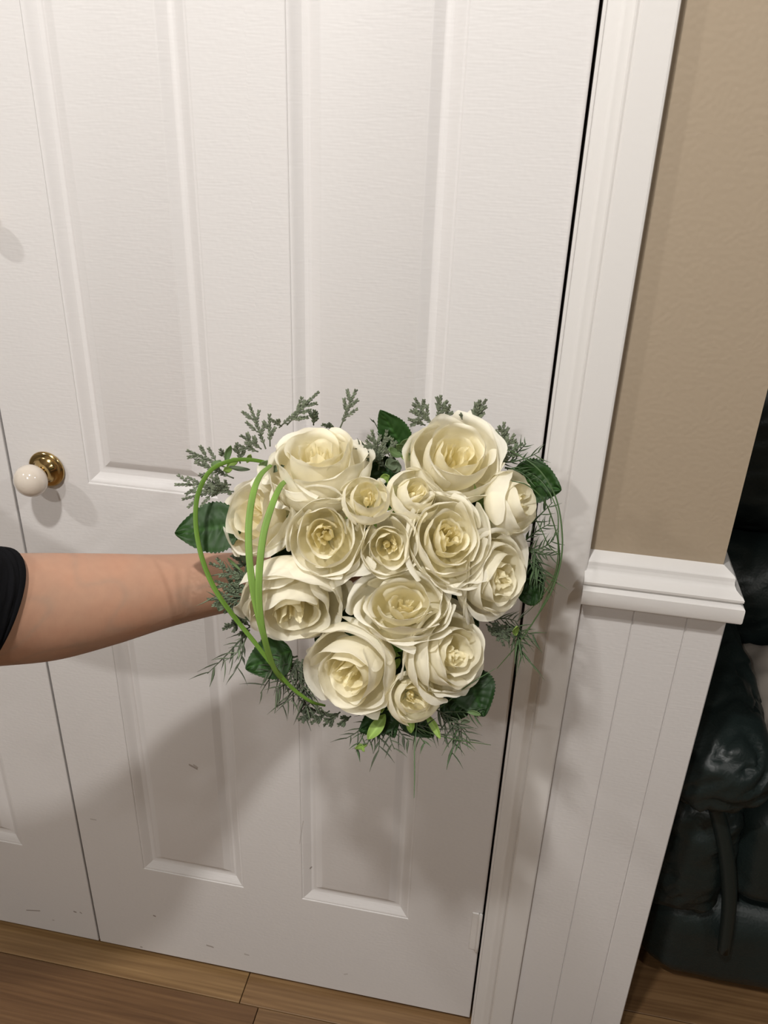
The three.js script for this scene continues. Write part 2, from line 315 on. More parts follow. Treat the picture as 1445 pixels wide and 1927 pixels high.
{
  const s = thing(groupAt('leather_sofa', V(0, 0, 0)), 'dark green black leather recliner sofa standing in the dim room behind the white wall end', 'sofa');
  mesh('base', puff(0.285, 1.9, 0.004, 0.215, -1.0, -0.135, 0.07, 0.006, 0.004, 8, 1), leather, s);
  mesh('arm', puff(0.265, 0.40, 0.18, 0.5, -0.95, -0.155, 0.05, 0.01, 0.006, 12, 2), leather, s);
  mesh('arm_front', puff(0.27, 0.385, 0.2, 0.445, -0.2, -0.125, 0.035, 0.012, 0.01, 22, 3), leather, s);
  mesh('arm_cushion', puff(0.245, 0.397, 0.47, 0.61, -0.86, -0.075, 0.06, 0.012, 0.014, 20, 4), leather, s);
  const roll = [[1338, 1496], [1356, 1555], [1369, 1630], [1372, 1700], [1362, 1788]].map(([x, y]) => atZ(x, y, -0.118));
  mesh('piping', tube(roll, (t) => 0.0105 + 0.002 * Math.sin(t * 3), 24, 12), leather, s);
  mesh('footrest', puff(0.395, 1.2, 0.225, 0.44, -0.3, -0.135, 0.05, 0.008, 0.004, 9, 6), leather, s);
  mesh('seat_cushion', puff(0.395, 1.2, 0.3, 0.438, -0.8, -0.16, 0.06, 0.015, 0.006, 9, 7), leather, s);
  mesh('back_cushion', puff(0.28, 1.15, 0.42, 0.655, -0.85, -0.56, 0.09, 0.02, 0.008, 9, 8), leather, s);
  mesh('headrest', puff(0.25, 1.15, 0.665, 1.03, -0.95, -0.62, 0.1, 0.02, 0.008, 9, 9), leather, s);
  mesh('arm', puff(1.72, 1.88, 0.18, 0.6, -0.95, -0.14, 0.06, 0.01, 0.006, 12, 11), leather, s);
  mesh('seat_cushion', puff(1.21, 1.715, 0.25, 0.465, -0.8, -0.14, 0.06, 0.015, 0.006, 9, 12), leather, s);
  mesh('back_cushion', puff(1.16, 1.8, 0.42, 1.03, -0.95, -0.58, 0.09, 0.02, 0.008, 9, 13), leather, s);
  // folded throw on the seat, against the arm
  const gr = [];
  for (const [k, y0, dx] of [[0, 0.478, 0], [1, 0.494, 0.006]]) {
    const nu = 40, nv = 30;
    gr.push(shell((u, v) => {
      const x = lerp(0.417, 0.72, (u + 1) / 2) + dx, z = lerp(-0.2, -0.5, v);
      const edge = Math.pow(Math.max(Math.abs(u), Math.abs(v * 2 - 1)), 6);
      const y = y0 + 0.026 * (1 - edge) + 0.012 * noise.noise(x * 14 + k * 3, z * 10, k) + 0.012 * noise.noise(x * 34, z * 22, k + 4) + 0.02 * sstep(0.35, 1, v);
      return V(x, y, z);
    }, nu, nv, 0.004, () => [1, 1, 1]));
  }
  const bl = thing(mesh('throw_blanket', merge(gr), std({ color: new THREE.Color(0.24, 0.21, 0.18), roughness: 0.95, side: THREE.DoubleSide })), 'crumpled beige throw blanket lying on the dark leather sofa seat', 'blanket');
}

// ---------------------------------------------------------------- the arm that holds the bouquet
const BQ = atDepth(720, 1060, 0.80);                       // bouquet centre
{
  // centre line in the photo with half thickness, and world z of each station
  const st = [[-60, 1150, 104, 0.368], [20, 1146, 102, 0.335], [100, 1141, 98, 0.305], [200, 1128, 84.5, 0.27], [300, 1113, 68, 0.235], [390, 1100, 57.5, 0.205], [435, 1095, 52, 0.19], [470, 1091, 50, 0.178]];
  const fine = []; for (let i = 0; i < st.length - 1; i++) for (let k = 0; k < 6; k++) { const c0 = st[Math.max(0, i - 1)], c1 = st[i], c2 = st[i + 1], c3 = st[Math.min(st.length - 1, i + 2)], t = k / 6; fine.push(c1.map((_, q) => 0.5 * (2 * c1[q] + (c2[q] - c0[q]) * t + (2 * c0[q] - 5 * c1[q] + 4 * c2[q] - c3[q]) * t * t + (3 * c1[q] - c0[q] - 3 * c2[q] + c3[q]) * t * t * t))); } fine.push(st[st.length - 1]);
  const J = fine.map(([x, y, h, z]) => { const p = atZ(x, y, z); const dep = -p.clone().applyMatrix4(camera.matrixWorldInverse).z; return { p, r: h * dep / F }; });
  const wrist = J[J.length - 1].p, f = wrist.clone().sub(J[24].p).normalize();
  const n = V(0, 1, 0).addScaledVector(f, -f.y).normalize(), a = V().crossVectors(f, n).normalize();   // n: palm side (up), a: thumb side, towards the bouquet head
  if (a.z < 0) a.negate();
  const H = (x, y, z) => wrist.clone().addScaledVector(f, x).addScaledVector(n, y - 0.012).addScaledVector(a, z);
  const bones = [];
  for (let i = 0; i < J.length - 1; i++) bones.push([J[i].p, J[i + 1].p, J[i].r, J[i + 1].r, 0.003]);
  bones.push([wrist, H(0.05, 0.008, 0.0), J[J.length - 1].r * 0.86, 0.024, 0.012]);
  for (const z of [0.026, 0.009, -0.009, -0.025]) bones.push([H(0.015, 0.006, z * 0.6), H(0.082, 0.004, z), 0.017, 0.0125, 0.01]);
  const fingers = [[0.028, 1], [0.0095, 1.07], [-0.0095, 1.0], [-0.027, 0.84]];
  for (const [z, s] of fingers) {
    const P = [H(0.08, 0.003, z), H(0.08 + 0.030 * s, 0.024 * s, z), H(0.078 + 0.014 * s, 0.05 * s + 0.003, z), H(0.066, 0.053 * s + 0.002, z)];
    const R = [0.0105, 0.0092, 0.0085, 0.0072].map((r) => r * (0.85 + 0.15 * s));
    for (let i = 0; i < 3; i++) bones.push([P[i], P[i + 1], R[i], R[i + 1], 0.003]);
  }
  { const P = [H(0.02, 0.012, 0.02), H(0.048, 0.034, 0.042), H(0.074, 0.05, 0.047), H(0.094, 0.055, 0.04)], R = [0.017, 0.0125, 0.0105, 0.0085]; for (let i = 0; i < 3; i++) bones.push([P[i], P[i + 1], R[i], R[i + 1], 0.004]); }
  const lo = V(9, 9, 9), hi = V(-9, -9, -9);
  bones.forEach(([p, q, r1, r2]) => { for (const s of [p, q]) { lo.min(s.clone().subScalar(Math.max(r1, r2) + 0.012)); hi.max(s.clone().addScalar(Math.max(r1, r2) + 0.012)); } });
  const size = Math.max(hi.x - lo.x, hi.y - lo.y, hi.z - lo.z), mid = lo.clone().add(hi).multiplyScalar(0.5), RES = 120;
  const mc = new MarchingCubes(RES, whitePaint, false, false, 200000); mc.isolation = 0;
  const q = V(), ab = V(), ap = V();
  for (let k = 0; k < RES; k++) for (let j = 0; j < RES; j++) for (let i = 0; i < RES; i++) {
    q.set((i - RES / 2) / (RES / 2), (j - RES / 2) / (RES / 2), (k - RES / 2) / (RES / 2)).multiplyScalar(size / 2).add(mid);
    let d = 1e3;
    for (const [p1, p2, r1, r2, sm] of bones) {
      ab.subVectors(p2, p1); ap.subVectors(q, p1); const t = clamp(ap.dot(ab) / ab.lengthSq(), 0, 1);
      const e = Math.hypot(ap.x - ab.x * t, ap.y - ab.y * t, ap.z - ab.z * t) - lerp(r1, r2, t);
      const h = clamp(0.5 + 0.5 * (d - e) / sm, 0, 1); d = lerp(d, e, h) - sm * h * (1 - h);
    }
    mc.field[k * RES * RES + j * RES + i] = -d * 100;
  }
  mc.update();
  const cnt = mc.count, pos = new Float32Array(cnt * 3), nor = new Float32Array(cnt * 3);
  for (let i = 0; i < cnt; i++) { for (let c = 0; c < 3; c++) { pos[i * 3 + c] = mc.positionArray[i * 3 + c] * size / 2 + mid.getComponent(c); nor[i * 3 + c] = mc.normalArray[i * 3 + c]; } }
  let g = new THREE.BufferGeometry(); g.setAttribute('position', new THREE.BufferAttribute(pos, 3));
  g = mergeVertices(g, 1e-5); g.computeVertexNormals();
  // skin colour: mottled, a little redder and with faint veins along the inner forearm
  const P = g.attributes.position, col = [];
  for (let i = 0; i < P.count; i++) {
    const x = P.getX(i), y = P.getY(i), z = P.getZ(i), m = fbm(x * 26, y * 26, z * 26), fine = noise.noise(x * 130, y * 130, z * 130);
    const vein = Math.exp(-Math.pow((noise.noise(x * 16 + 3, y * 30, z * 14)) / 0.07, 2)) * 0.12;
    col.push(0.43 * (1 + 0.10 * m + 0.05 * fine - vein * 0.8), 0.245 * (1 - 0.02 * m + 0.06 * fine - vein * 0.3), 0.165 * (1 - 0.08 * m + 0.05 * fine));
  }
  g.setAttribute('color', new THREE.Float32BufferAttribute(col, 3));
  const skin = phy({ vertexColors: true, roughness: 0.52, specularIntensity: 0.6 });
  const person = thing(mesh('person', g, skin), 'bare forearm reaching in from a rolled black sleeve, hand closed behind the rose bouquet', 'person');
  // black sleeve over the elbow and upper arm
  const dir = J[0].p.clone().sub(J[2].p).normalize();
  const e0 = atZ(-28, 1147, 0.353), ax = [e0, atZ(-90, 1151, 0.375), atZ(-60, 1150, 0.37).add(V(-0.09, 0.04, 0.07)), atZ(-60, 1150, 0.37).add(V(-0.2, 0.13, 0.15)), atZ(-60, 1150, 0.37).add(V(-0.28, 0.22, 0.22))];
  const rad0 = J[6].r;
  const c = new THREE.CatmullRomCurve3(ax), up = V(0, 1, 0), pv = [], id = [], SEG = 70, RAD = 64;
  const ring = (t, extra, tilt) => {
    const p = c.getPoint(t), d = c.getTangent(t), nn = up.clone().addScaledVector(d, -up.dot(d)).normalize(), b = V().crossVectors(d, nn);
    for (let k = 0; k < RAD; k++) {
      const an = k / RAD * Math.PI * 2; const w = 0.0022 * noise.noise(Math.cos(an) * 2, Math.sin(an) * 2, t * 26) + 0.0012 * noise.noise(Math.cos(an) * 5, Math.sin(an) * 5, t * 60);
      const r = (rad0 + 0.0045 + 0.012 * t + extra) + w * sstep(0, 0.1, t);
      const s = p.clone().addScaledVector(nn, Math.sin(an) * r).addScaledVector(b, Math.cos(an) * r).addScaledVector(d, tilt * (-(Math.sin(an)) * 0.016 + 0.004 * Math.cos(an * 2)));
      pv.push(s.x, s.y, s.z);
    }
  };
  ring(0.03, -0.009, 1); ring(0.002, -0.0042, 1); ring(0, -0.003, 1); ring(0.001, 0.0004, 1); ring(0.01, 0.0015, 1); ring(0.06, 0.0015, 1); ring(0.066, 0.0002, 1); ring(0.075, 0.0006, 1);
  for (let i = 1; i <= SEG; i++) ring(0.075 + 0.925 * i / SEG, 0.0008, 1 - i / SEG);
  const rows = pv.length / 3 / RAD;
  for (let i = 0; i < rows - 1; i++) for (let k = 0; k < RAD; k++) { const A = i * RAD + k, B = i * RAD + (k + 1) % RAD; id.push(A, A + RAD, B, B, A + RAD, B + RAD); }
  for (let k = 1; k < RAD - 1; k++) id.push((rows - 1) * RAD, (rows - 1) * RAD + k + 1, (rows - 1) * RAD + k);
  const sg = new THREE.BufferGeometry(); sg.setAttribute('position', new THREE.Float32BufferAttribute(pv, 3)); sg.setIndex(id); sg.computeVertexNormals();
  const sl = mesh('sleeve', sg, phy({ color: new THREE.Color(0.005, 0.005, 0.006), roughness: 0.95, specularIntensity: 0.15, side: THREE.DoubleSide }), person);
  sl.userData.label = 'black stretch sleeve';
  globalThis.__hand = { c: H(0.078, 0.027, 0), a };
}

// ---------------------------------------------------------------- the bouquet
const D = 0.80;
const bq = thing(groupAt('rose_bouquet', BQ), 'round bouquet of cream white artificial roses with dark leaves, grey green sprigs and grass loops', 'bouquet');
bq.quaternion.copy(camera.quaternion);                      // the head was turned to face the photographer
bq.updateMatrixWorld(true);
const inv = bq.matrixWorld.clone().invert();
// local position from a photo point and the distance in front of the head's base plane
const L = (px, py, z) => V((px - CX) / F * (D - z) - (720 - CX) / F * D, -(py - CY) / F * (D - z) + (1060 - CY) / F * D, z);
const pxm = (r, z) => r * (D - z) / F;
const handC = globalThis.__hand.c.clone().applyMatrix4(inv), handA = globalThis.__hand.a;

const petalMat = phy({ vertexColors: true, roughness: 0.75, side: THREE.DoubleSide, specularIntensity: 0.3, transmission: 0.42, thickness: 0 });
const coreMat = std({ vertexColors: true, roughness: 0.75 });
const catmull = (pts, t) => { const n = pts.length - 1, x = clamp(t, 0, 1) * n, i = Math.min(n - 1, Math.floor(x)), f = x - i, g = (k) => pts[clamp(k, 0, n)]; const o = []; for (let c = 0; c < 2; c++) { const p0 = g(i - 1)[c], p1 = g(i)[c], p2 = g(i + 1)[c], p3 = g(i + 2)[c]; o.push(0.5 * (2 * p1 + (p2 - p0) * f + (2 * p0 - 5 * p1 + 4 * p2 - p3) * f * f + (3 * p1 - p0 - 3 * p2 + p3) * f * f * f)); } return o; };
// one petal of a rose with unit radius: a = ring radius, top = rim height, th0 = direction, w = half angle, fold = how far the rim folds back, open = how far the petal leans out
function petal(R, { a, top, th0, w, fold = 0.5, open = 0, yellow = 0, ruffle = 0.03, close = 0, sx = 1, sy = 1, point = 0.5, tuck = 0.12 }) {
  const ph = rr(0, 6.28), ph2 = rr(0, 100), skew = rr(0.6, 1.3) * tuck, tilt = rr(-0.09, 0.09), fa = rr(0.5, 1.2) * fold, flat = rr(0.03, 0.12), cx = rr(-0.03, 0.03), cy = rr(-0.03, 0.03);
  const b = -0.85, A = a, H = (k) => lerp(b, top, k);
  const prof = close > 0
    ? [[0.07, b], [A * 0.72, H(0.3)], [A * 1.03, H(0.6)], [A * (1 - 0.1 * close), H(0.85)], [A * (1 - 0.3 * close), top]]
    : [[0.09, b], [A * 0.72, H(0.22)], [A * 0.98, H(0.5)], [A * 1.02 + open * 0.12, H(0.76)], [A * 0.98 + open * 0.3, H(0.93) - open * 0.05], [A * 0.95 + open * 0.46, top - open * 0.15]];
  const f = (u, v) => {
    const e = Math.pow(Math.abs(u), 2.8), tt = v * (1 - 0.2 * e);
    const [r0, z0] = catmull(prof, tt);
    const wv = w * (0.45 + 0.55 * Math.sin(Math.min(1, v * 1.2) * Math.PI / 2)) * (1 - 0.1 * Math.pow(v, 4));
    const th = th0 + u * wv, k = v * v;
    let r = r0 * (1 + skew * u * v + flat * (u * u - 0.35) * v) + ruffle * k * (Math.sin(u * 3.6 + ph) * 0.5 + noise.noise(u * 1.9 + ph2, v * 2.2, 3) * 1.5);
    let z = z0 + tilt * u * k + 0.1 * point * Math.pow(v, 4) * Math.pow(1 - Math.abs(u), 1.3) + ruffle * 0.8 * k * noise.noise(u * 2.4, v * 2 + ph2, 8) * 1.4;
    // the rim folds back in one or two stretches, leaving a pointed tip between them
    const fo = sstep(0.74, 1, v) * fa * (0.25 + 0.75 * Math.pow(Math.sin(u * 2.1 + ph * 0.5), 2));
    r += 0.15 * fo + 0.035 * fo * fo; z -= 0.11 * fo * fo;
    r += 0.014 * noise.noise(u * 4, v * 5 + ph2, 5); z += 0.012 * noise.noise(u * 5 + ph2, v * 5, 1);
    return V(Math.cos(th) * r * sx + cx, Math.sin(th) * r * sy + cy, z).multiplyScalar(R);
  };
  const col = (u, v) => {
    const y = clamp(yellow + 0.6 * Math.pow(1 - v, 1.5), 0, 1), k = 1 + 0.025 * noise.noise(u * 6 + ph2, v * 9, 2);
    return [lerp(0.95, 0.975, y) * k, lerp(0.918, 0.905, y) * k, lerp(0.80, 0.63, y) * k];
  };
  return sheet(f, 20, 18, col);
}
// a rose head: px, py centre in the photo; r radius there; z above the base plane; ax the way it faces; kind; guards: directions of loosely hanging outer petals
function rose({ px, py, r, z, ax, kind = 'full', spin = 0, sx = 1, sy = 1, guards = [], label }) {
  const R = pxm(r * 1.12, z), pos = L(px, py, z);
  const core = (() => {
    const g = new THREE.LatheGeometry([[0.0001, -0.86], [0.09, -0.84], [0.13, -0.6], [0.12, -0.4], [0.09, -0.25], [0.05, -0.14], [0.02, -0.1], [0.0001, -0.09]].map(([a, b]) => new THREE.Vector2(a * R, b * R + (kind === 'bud' ? 0.2 * R : 0))), 20); g.rotateX(Math.PI / 2);
    const p = g.attributes.position, c = []; for (let i = 0; i < p.count; i++) c.push(0.88, 0.79, 0.5); g.setAttribute('color', new THREE.Float32BufferAttribute(c, 3)); return g;
  })();
  const m = mesh('rose', core, coreMat, bq);
  m.position.copy(pos); m.quaternion.setFromUnitVectors(V(0, 0, 1), V(...ax).normalize());
  if (label) m.userData.label = label;
  const rad = (d) => d * Math.PI / 180;
  const add = (o) => mesh('petal', petal(R, { sx, sy, ...o }), petalMat, m);
  const ringOf = (count, off, o) => { for (let i = 0; i < count; i++) add({ ...o, a: o.a + (o.da ?? 0.03) * i, th0: rad(spin + off) + i / count * Math.PI * 2 + rr(-0.12, 0.12), top: o.top + rr(-0.03, 0.03) }); };
  const crumple = (n, a0, a1, top, w) => { for (let i = 0; i < n; i++) add({ a: lerp(a0, a1, i / (n - 1)), top: top + rr(-0.09, 0.07), th0: rr(0, 6.28), w: w * rr(0.7, 1.2), fold: 0.3, yellow: 0.85, ruffle: 0.05, close: rr(0.2, 0.9), point: 1.2 }); };
  if (kind === 'full') {
    crumple(6, 0.07, 0.27, 0.31, 1.1);
    ringOf(3, 40, { a: 0.32, da: 0.045, top: 0.36, w: 1.35, fold: 0.35, yellow: 0.5, ruffle: 0.05 });
    ringOf(3, 100, { a: 0.53, da: 0.045, top: 0.42, w: 1.4, fold: 0.5, yellow: 0.25, ruffle: 0.05 });
    ringOf(4, 10, { a: 0.74, da: 0.035, top: 0.27, w: 1.2, fold: 0.7, yellow: 0.1, ruffle: 0.06, point: 0.8 });
    ringOf(4, 58, { a: 0.92, da: 0.03, top: 0.02, w: 1.15, fold: 0.9, open: 0.14, yellow: 0.02, ruffle: 0.07, point: 1 });
  } else if (kind === 'cup') {
    crumple(5, 0.08, 0.31, 0.29, 1.2);
    ringOf(3, 40, { a: 0.38, da: 0.05, top: 0.34, w: 1.5, fold: 0.3, yellow: 0.45, ruffle: 0.05 });
    ringOf(3, 10, { a: 0.6, da: 0.05, top: 0.44, w: 1.45, fold: 0.45, yellow: 0.15, ruffle: 0.05 });
    ringOf(4, 58, { a: 0.86, da: 0.04, top: 0.2, w: 1.25, fold: 0.7, open: 0.06, yellow: 0, ruffle: 0.06, point: 1 });
  } else {
    crumple(4, 0.12, 0.32, 0.44, 1.3);
    ringOf(3, 30, { a: 0.54, da: 0.06, top: 0.52, w: 1.5, fold: 0.2, yellow: 0.3, close: 0.75, ruffle: 0.04 });
    ringOf(4, 0, { a: 0.86, da: 0.04, top: 0.34, w: 1.25, fold: 0.3, yellow: 0.08, close: 0.45, ruffle: 0.04 });
  }
  for (const [ang, open = 0.5, w = 0.75, top = 0.08, fold = 0.8] of guards) add({ a: 0.96, top, th0: rad(ang), w, fold, open, yellow: 0, ruffle: 0.07, point: 1 });
  // sepals under the head
  const sep = [];
  for (let i = 0; i < 5; i++) {
    const th = i / 5 * 6.283 + rr(-0.2, 0.2);
    sep.push(shell((u, v) => { const wd = 0.2 * (1 - v * v) * u, rr0 = 0.08 + v * (kind === 'bud' ? 0.95 : 0.75), zz = -0.9 + 0.25 * v * v; return V((Math.cos(th) * rr0 - Math.sin(th) * wd) * R, (Math.sin(th) * rr0 + Math.cos(th) * wd) * R, zz * R); }, 4, 6, 0.0006, () => [0.17, 0.29, 0.06]));
  }
  mesh('calyx', merge(sep), leafMat, m);
  // stem from the calyx back to the handle
  const back = pos.clone().addScaledVector(V(...ax).normalize(), -0.85 * R);
  const pts = [back, back.clone().lerp(V(0, 0, -0.05), 0.35).add(V(0, 0, -0.018)), V(0, 0, -0.05).lerp(handC, 0.4).add(V(rr(-0.006, 0.006), rr(-0.006, 0.006), 0)), handC.clone().add(V(rr(-0.006, 0.006), rr(-0.006, 0.006), 0))];
  mesh('stem', paint(tube(pts, 0.0022, 14, 6), [0.07, 0.14, 0.05]), leafMat, bq);
  return m;
}
function paint(g, c) { const n = g.attributes.position.count, a = []; for (let i = 0; i < n; i++) a.push(...(typeof c === 'function' ? c(i) : c)); g.setAttribute('color', new THREE.Float32BufferAttribute(a, 3)); return g; }
const leafMat = phy({ vertexColors: true, roughness: 0.5, side: THREE.DoubleSide, specularIntensity: 0.45 });
const sprigMat = std({ vertexColors: true, roughness: 0.8, side: THREE.DoubleSide });

const ROSES = [
  { px: 600, py: 873, r: 84, z: 0.03, ax: [-0.03, 0.74, 0.68], spin: 20, guards: [[180, 0.7, 0.42, -0.12], [-95, 0.25, 0.95, -0.05], [-150, 0.25, 0.6, -0.15], [-50, 0.2, 0.8, -0.1]], label: 'wide open rose tipped upward at the upper left' },
  { px: 855, py: 862, r: 78, z: 0.03, ax: [0.2, 0.45, 0.87], spin: 50, kind: 'cup', guards: [[20, 0.4, 0.95, 0.16], [-80, 0.25, 1.1, 0.08], [150, 0.2, 0.8, 0.1]], label: 'large cupped rose at the top right' },
  { px: 488, py: 970, r: 69, z: 0.022, ax: [-0.5, 0.28, 0.82], spin: 10, kind: 'cup', guards: [[205, 0.35, 0.6, 0.0], [-60, 0.3, 0.9, 0.05], [10, 0.1, 0.9, -0.05]] },
  { px: 690, py: 939, r: 44, z: 0.068, ax: [0.02, 0.3, 0.95], kind: 'bud', label: 'small rosebud' },
  { px: 778, py: 930, r: 48, z: 0.05, ax: [0.36, 0.3, 0.88], kind: 'bud', spin: 40, label: 'small rosebud' },
  { px: 960, py: 943, r: 57, z: 0.03, ax: [0.78, 0.14, 0.6], kind: 'bud', spin: 60, guards: [[-75, 0.35, 0.9, -0.05, 0.5]], label: 'half closed rosebud turned to the side' },
  { px: 612, py: 1008, r: 69, z: 0.062, ax: [-0.04, 0.03, 1], spin: 75, kind: 'cup', sy: 1.08, sx: 0.95, guards: [[-62, 0.55, 0.7, 0.0], [-30, 0.2, 0.7, -0.05], [-115, 0.25, 0.7, -0.05]] },
  { px: 730, py: 1026, r: 50, z: 0.062, ax: [0.08, -0.04, 1], spin: 120, kind: 'cup', sy: 1.1, guards: [[-90, 0.2, 1.0, 0.0]], label: 'small half open rose' },
  { px: 843, py: 1012, r: 70, z: 0.06, ax: [0.15, 0.2, 0.97], spin: 15, sy: 1.14, sx: 0.95, guards: [[-105, 0.35, 0.6, -0.05], [-60, 0.4, 0.6, -0.05], [165, 0.2, 0.8, 0.0]] },
  { px: 930, py: 1082, r: 68, z: 0.036, ax: [0.62, -0.2, 0.76], spin: 30, sy: 1.1, guards: [[95, 0.3, 0.8, -0.05], [190, 0.25, 0.9, 0.0]] },
  { px: 553, py: 1134, r: 84, z: 0.036, ax: [0.04, -0.72, 0.7], spin: 95, kind: 'cup', guards: [[85, 0.15, 1.15, 0.12, 0.5], [175, 0.25, 0.7, 0.0], [-10, 0.3, 0.6, 0.0]], label: 'large rose nodding downward at the lower left' },
  { px: 759, py: 1140, r: 73, z: 0.058, ax: [0.02, 0.36, 0.93], spin: 160, sx: 1.08, sy: 0.82, guards: [[-85, 0.3, 1.0, 0.0], [20, 0.15, 0.7, 0.0]] },
  { px: 663, py: 1260, r: 80, z: 0.036, ax: [-0.46, -0.3, 0.83], spin: 200, kind: 'cup', guards: [[60, 0.25, 0.8, -0.05], [150, 0.25, 0.7, -0.05], [-110, 0.25, 0.8, 0.0]] },
  { px: 845, py: 1228, r: 73, z: 0.038, ax: [0.58, 0.04, 0.81], spin: 240, guards: [[165, 0.45, 0.7, -0.05], [-70, 0.3, 0.8, 0.0], [95, 0.25, 0.8, 0.0]] },
  { px: 775, py: 1308, r: 46, z: 0.034, ax: [0.14, 0.12, 0.97], kind: 'bud', spin: 15, label: 'smallest rosebud at the bottom' },
];
for (const r of ROSES) rose(r);

// serrated dark rose leaves: base, tip (photo points), width in photo pixels, z at base and tip, tilt of the blade
function roseLeaf(b, t, wpx, zb, zt, roll = 0, tone = [0.022, 0.075, 0.022], bend = 0.12) {
  const B = L(...b, zb), T = L(...t, zt), ax = T.clone().sub(B), len = ax.length(); ax.normalize();
  let side = V(0, 0, 1).cross(ax).normalize(); const up0 = V().crossVectors(ax, side).normalize(); side.applyAxisAngle(ax, roll); const up = V().crossVectors(ax, side).normalize();
  const W = pxm(wpx, zb) / 2, ph = rr(0, 50);
  const g = shell((u, v) => {
    const env = Math.pow(Math.sin(Math.PI * Math.pow(clamp(v, 0, 1), 0.78)), 0.75) * (1 - 0.12 * v);
    const tooth = 1 + 0.1 * ((v * 17) % 1 - 0.5) * Math.pow(Math.abs(u), 6);
    const x = u * W * (env * tooth + 0.012), vein = 0.0012 * Math.abs(Math.sin((v * 7 - Math.abs(u) * 1.6) * Math.PI)) * (1 - Math.abs(u));
    return B.clone().addScaledVector(ax, v * len - 0.02 * len * Math.abs(u) * 0).addScaledVector(side, x).addScaledVector(up, Math.abs(u) * W * 0.16 * env + bend * len * Math.sin(v * Math.PI * 0.9) * -0.5 + vein + 0.003 * noise.noise(u * 2, v * 3, ph));
  }, 16, 51, 0.0006, (u, v) => {
    const m = Math.exp(-Math.pow(u / 0.05, 2)) * 0.7, s = Math.exp(-Math.pow(Math.sin((v * 7 - Math.abs(u) * 1.6) * Math.PI) / 0.16, 2)) * 0.22, k = 1 + 0.18 * noise.noise(u * 3, v * 5, ph) + m + s;
    return [tone[0] * k, tone[1] * k, tone[2] * k];
  });
  return mesh('leaf', g, leafMat, bq);
}
const DK = [0.012, 0.034, 0.008], MD = [0.018, 0.05, 0.01];
roseLeaf([455, 985], [329, 1003], 104, 0.012, 0.02, 0.25, MD);
roseLeaf([762, 852], [716, 772], 64, 0.0, 0.02, -0.3, MD);
roseLeaf([962, 895], [1056, 922], 92, -0.008, 0.006, 0.2, MD);
roseLeaf([985, 1118], [1012, 1058], 60, 0.0, 0.0, 0.3, DK);
roseLeaf([978, 1128], [1024, 1092], 58, 0.0, 0.004, 0.1, DK);
roseLeaf([875, 1262], [911, 1348], 92, 0.0, 0.016, 0.2, DK);
roseLeaf([548, 1225], [462, 1258], 86, 0.0, 0.012, 0.3, MD);
roseLeaf([745, 1338], [676, 1376], 60, 0.0, 0.012, 0.2, DK);
roseLeaf([720, 1330], [742, 1388], 54, -0.004, 0.008, 0.3, DK);
roseLeaf([752, 1338], [816, 1386], 52, 0.0, 0.012, -0.2, DK);
roseLeaf([740, 905], [690, 858], 60, -0.01, 0.0, 0, DK);
roseLeaf([830, 1320], [880, 1345], 60, -0.01, 0.0, 0, DK);
roseLeaf([700, 1200], [760, 1222], 40, 0.02, 0.03, 0, [0.1, 0.22, 0.04]);
roseLeaf([650, 1190], [690, 1165], 40, 0.02, 0.03, 0, DK);
// backing leaves that close the gaps between the heads
for (const [b, t, w] of [[[600, 1090], [520, 980], 120], [[720, 1060], [640, 960], 130], [[760, 1060], [880, 960], 140], [[760, 1100], [900, 1180], 140], [[700, 1120], [600, 1240], 140], [[720, 1140], [780, 1290], 140], [[640, 960], [560, 880], 110], [[820, 960], [930, 900], 110], [[700, 960], [740, 860], 90]]) roseLeaf(b, t, w, -0.028, -0.012, rr(-0.2, 0.2), DK);

// small oval pale leaves on wiry stalks
function ovalLeaf(b, t, wpx, zb, zt, roll, tone) {
  const B = L(...b, zb), T = L(...t, zt), ax = T.clone().sub(B), len = ax.length(); ax.normalize();
  const side = V(0, 0, 1).cross(ax).normalize().applyAxisAngle(ax, roll), up = V().crossVectors(ax, side), W = pxm(wpx, zb) / 2;
  return mesh('small_leaf', shell((u, v) => B.clone().addScaledVector(ax, v * len).addScaledVector(side, u * W * (Math.pow(Math.sin(Math.PI * clamp(v, 0.0, 1)), 0.7) + 0.03)).addScaledVector(up, u * u * W * 0.35 - 0.1 * len * Math.sin(v * 3.1)), 8, 12, 0.0006, (u, v) => { const k = 1 + 0.35 * Math.exp(-Math.pow(u / 0.12, 2)) + 0.2 * (v - 0.5); return tone.map((c) => c * k); }), leafMat, bq);
}
const PALE = [0.13, 0.2, 0.085], LIME = [0.2, 0.3, 0.07], SAGE = [0.125, 0.16, 0.1];
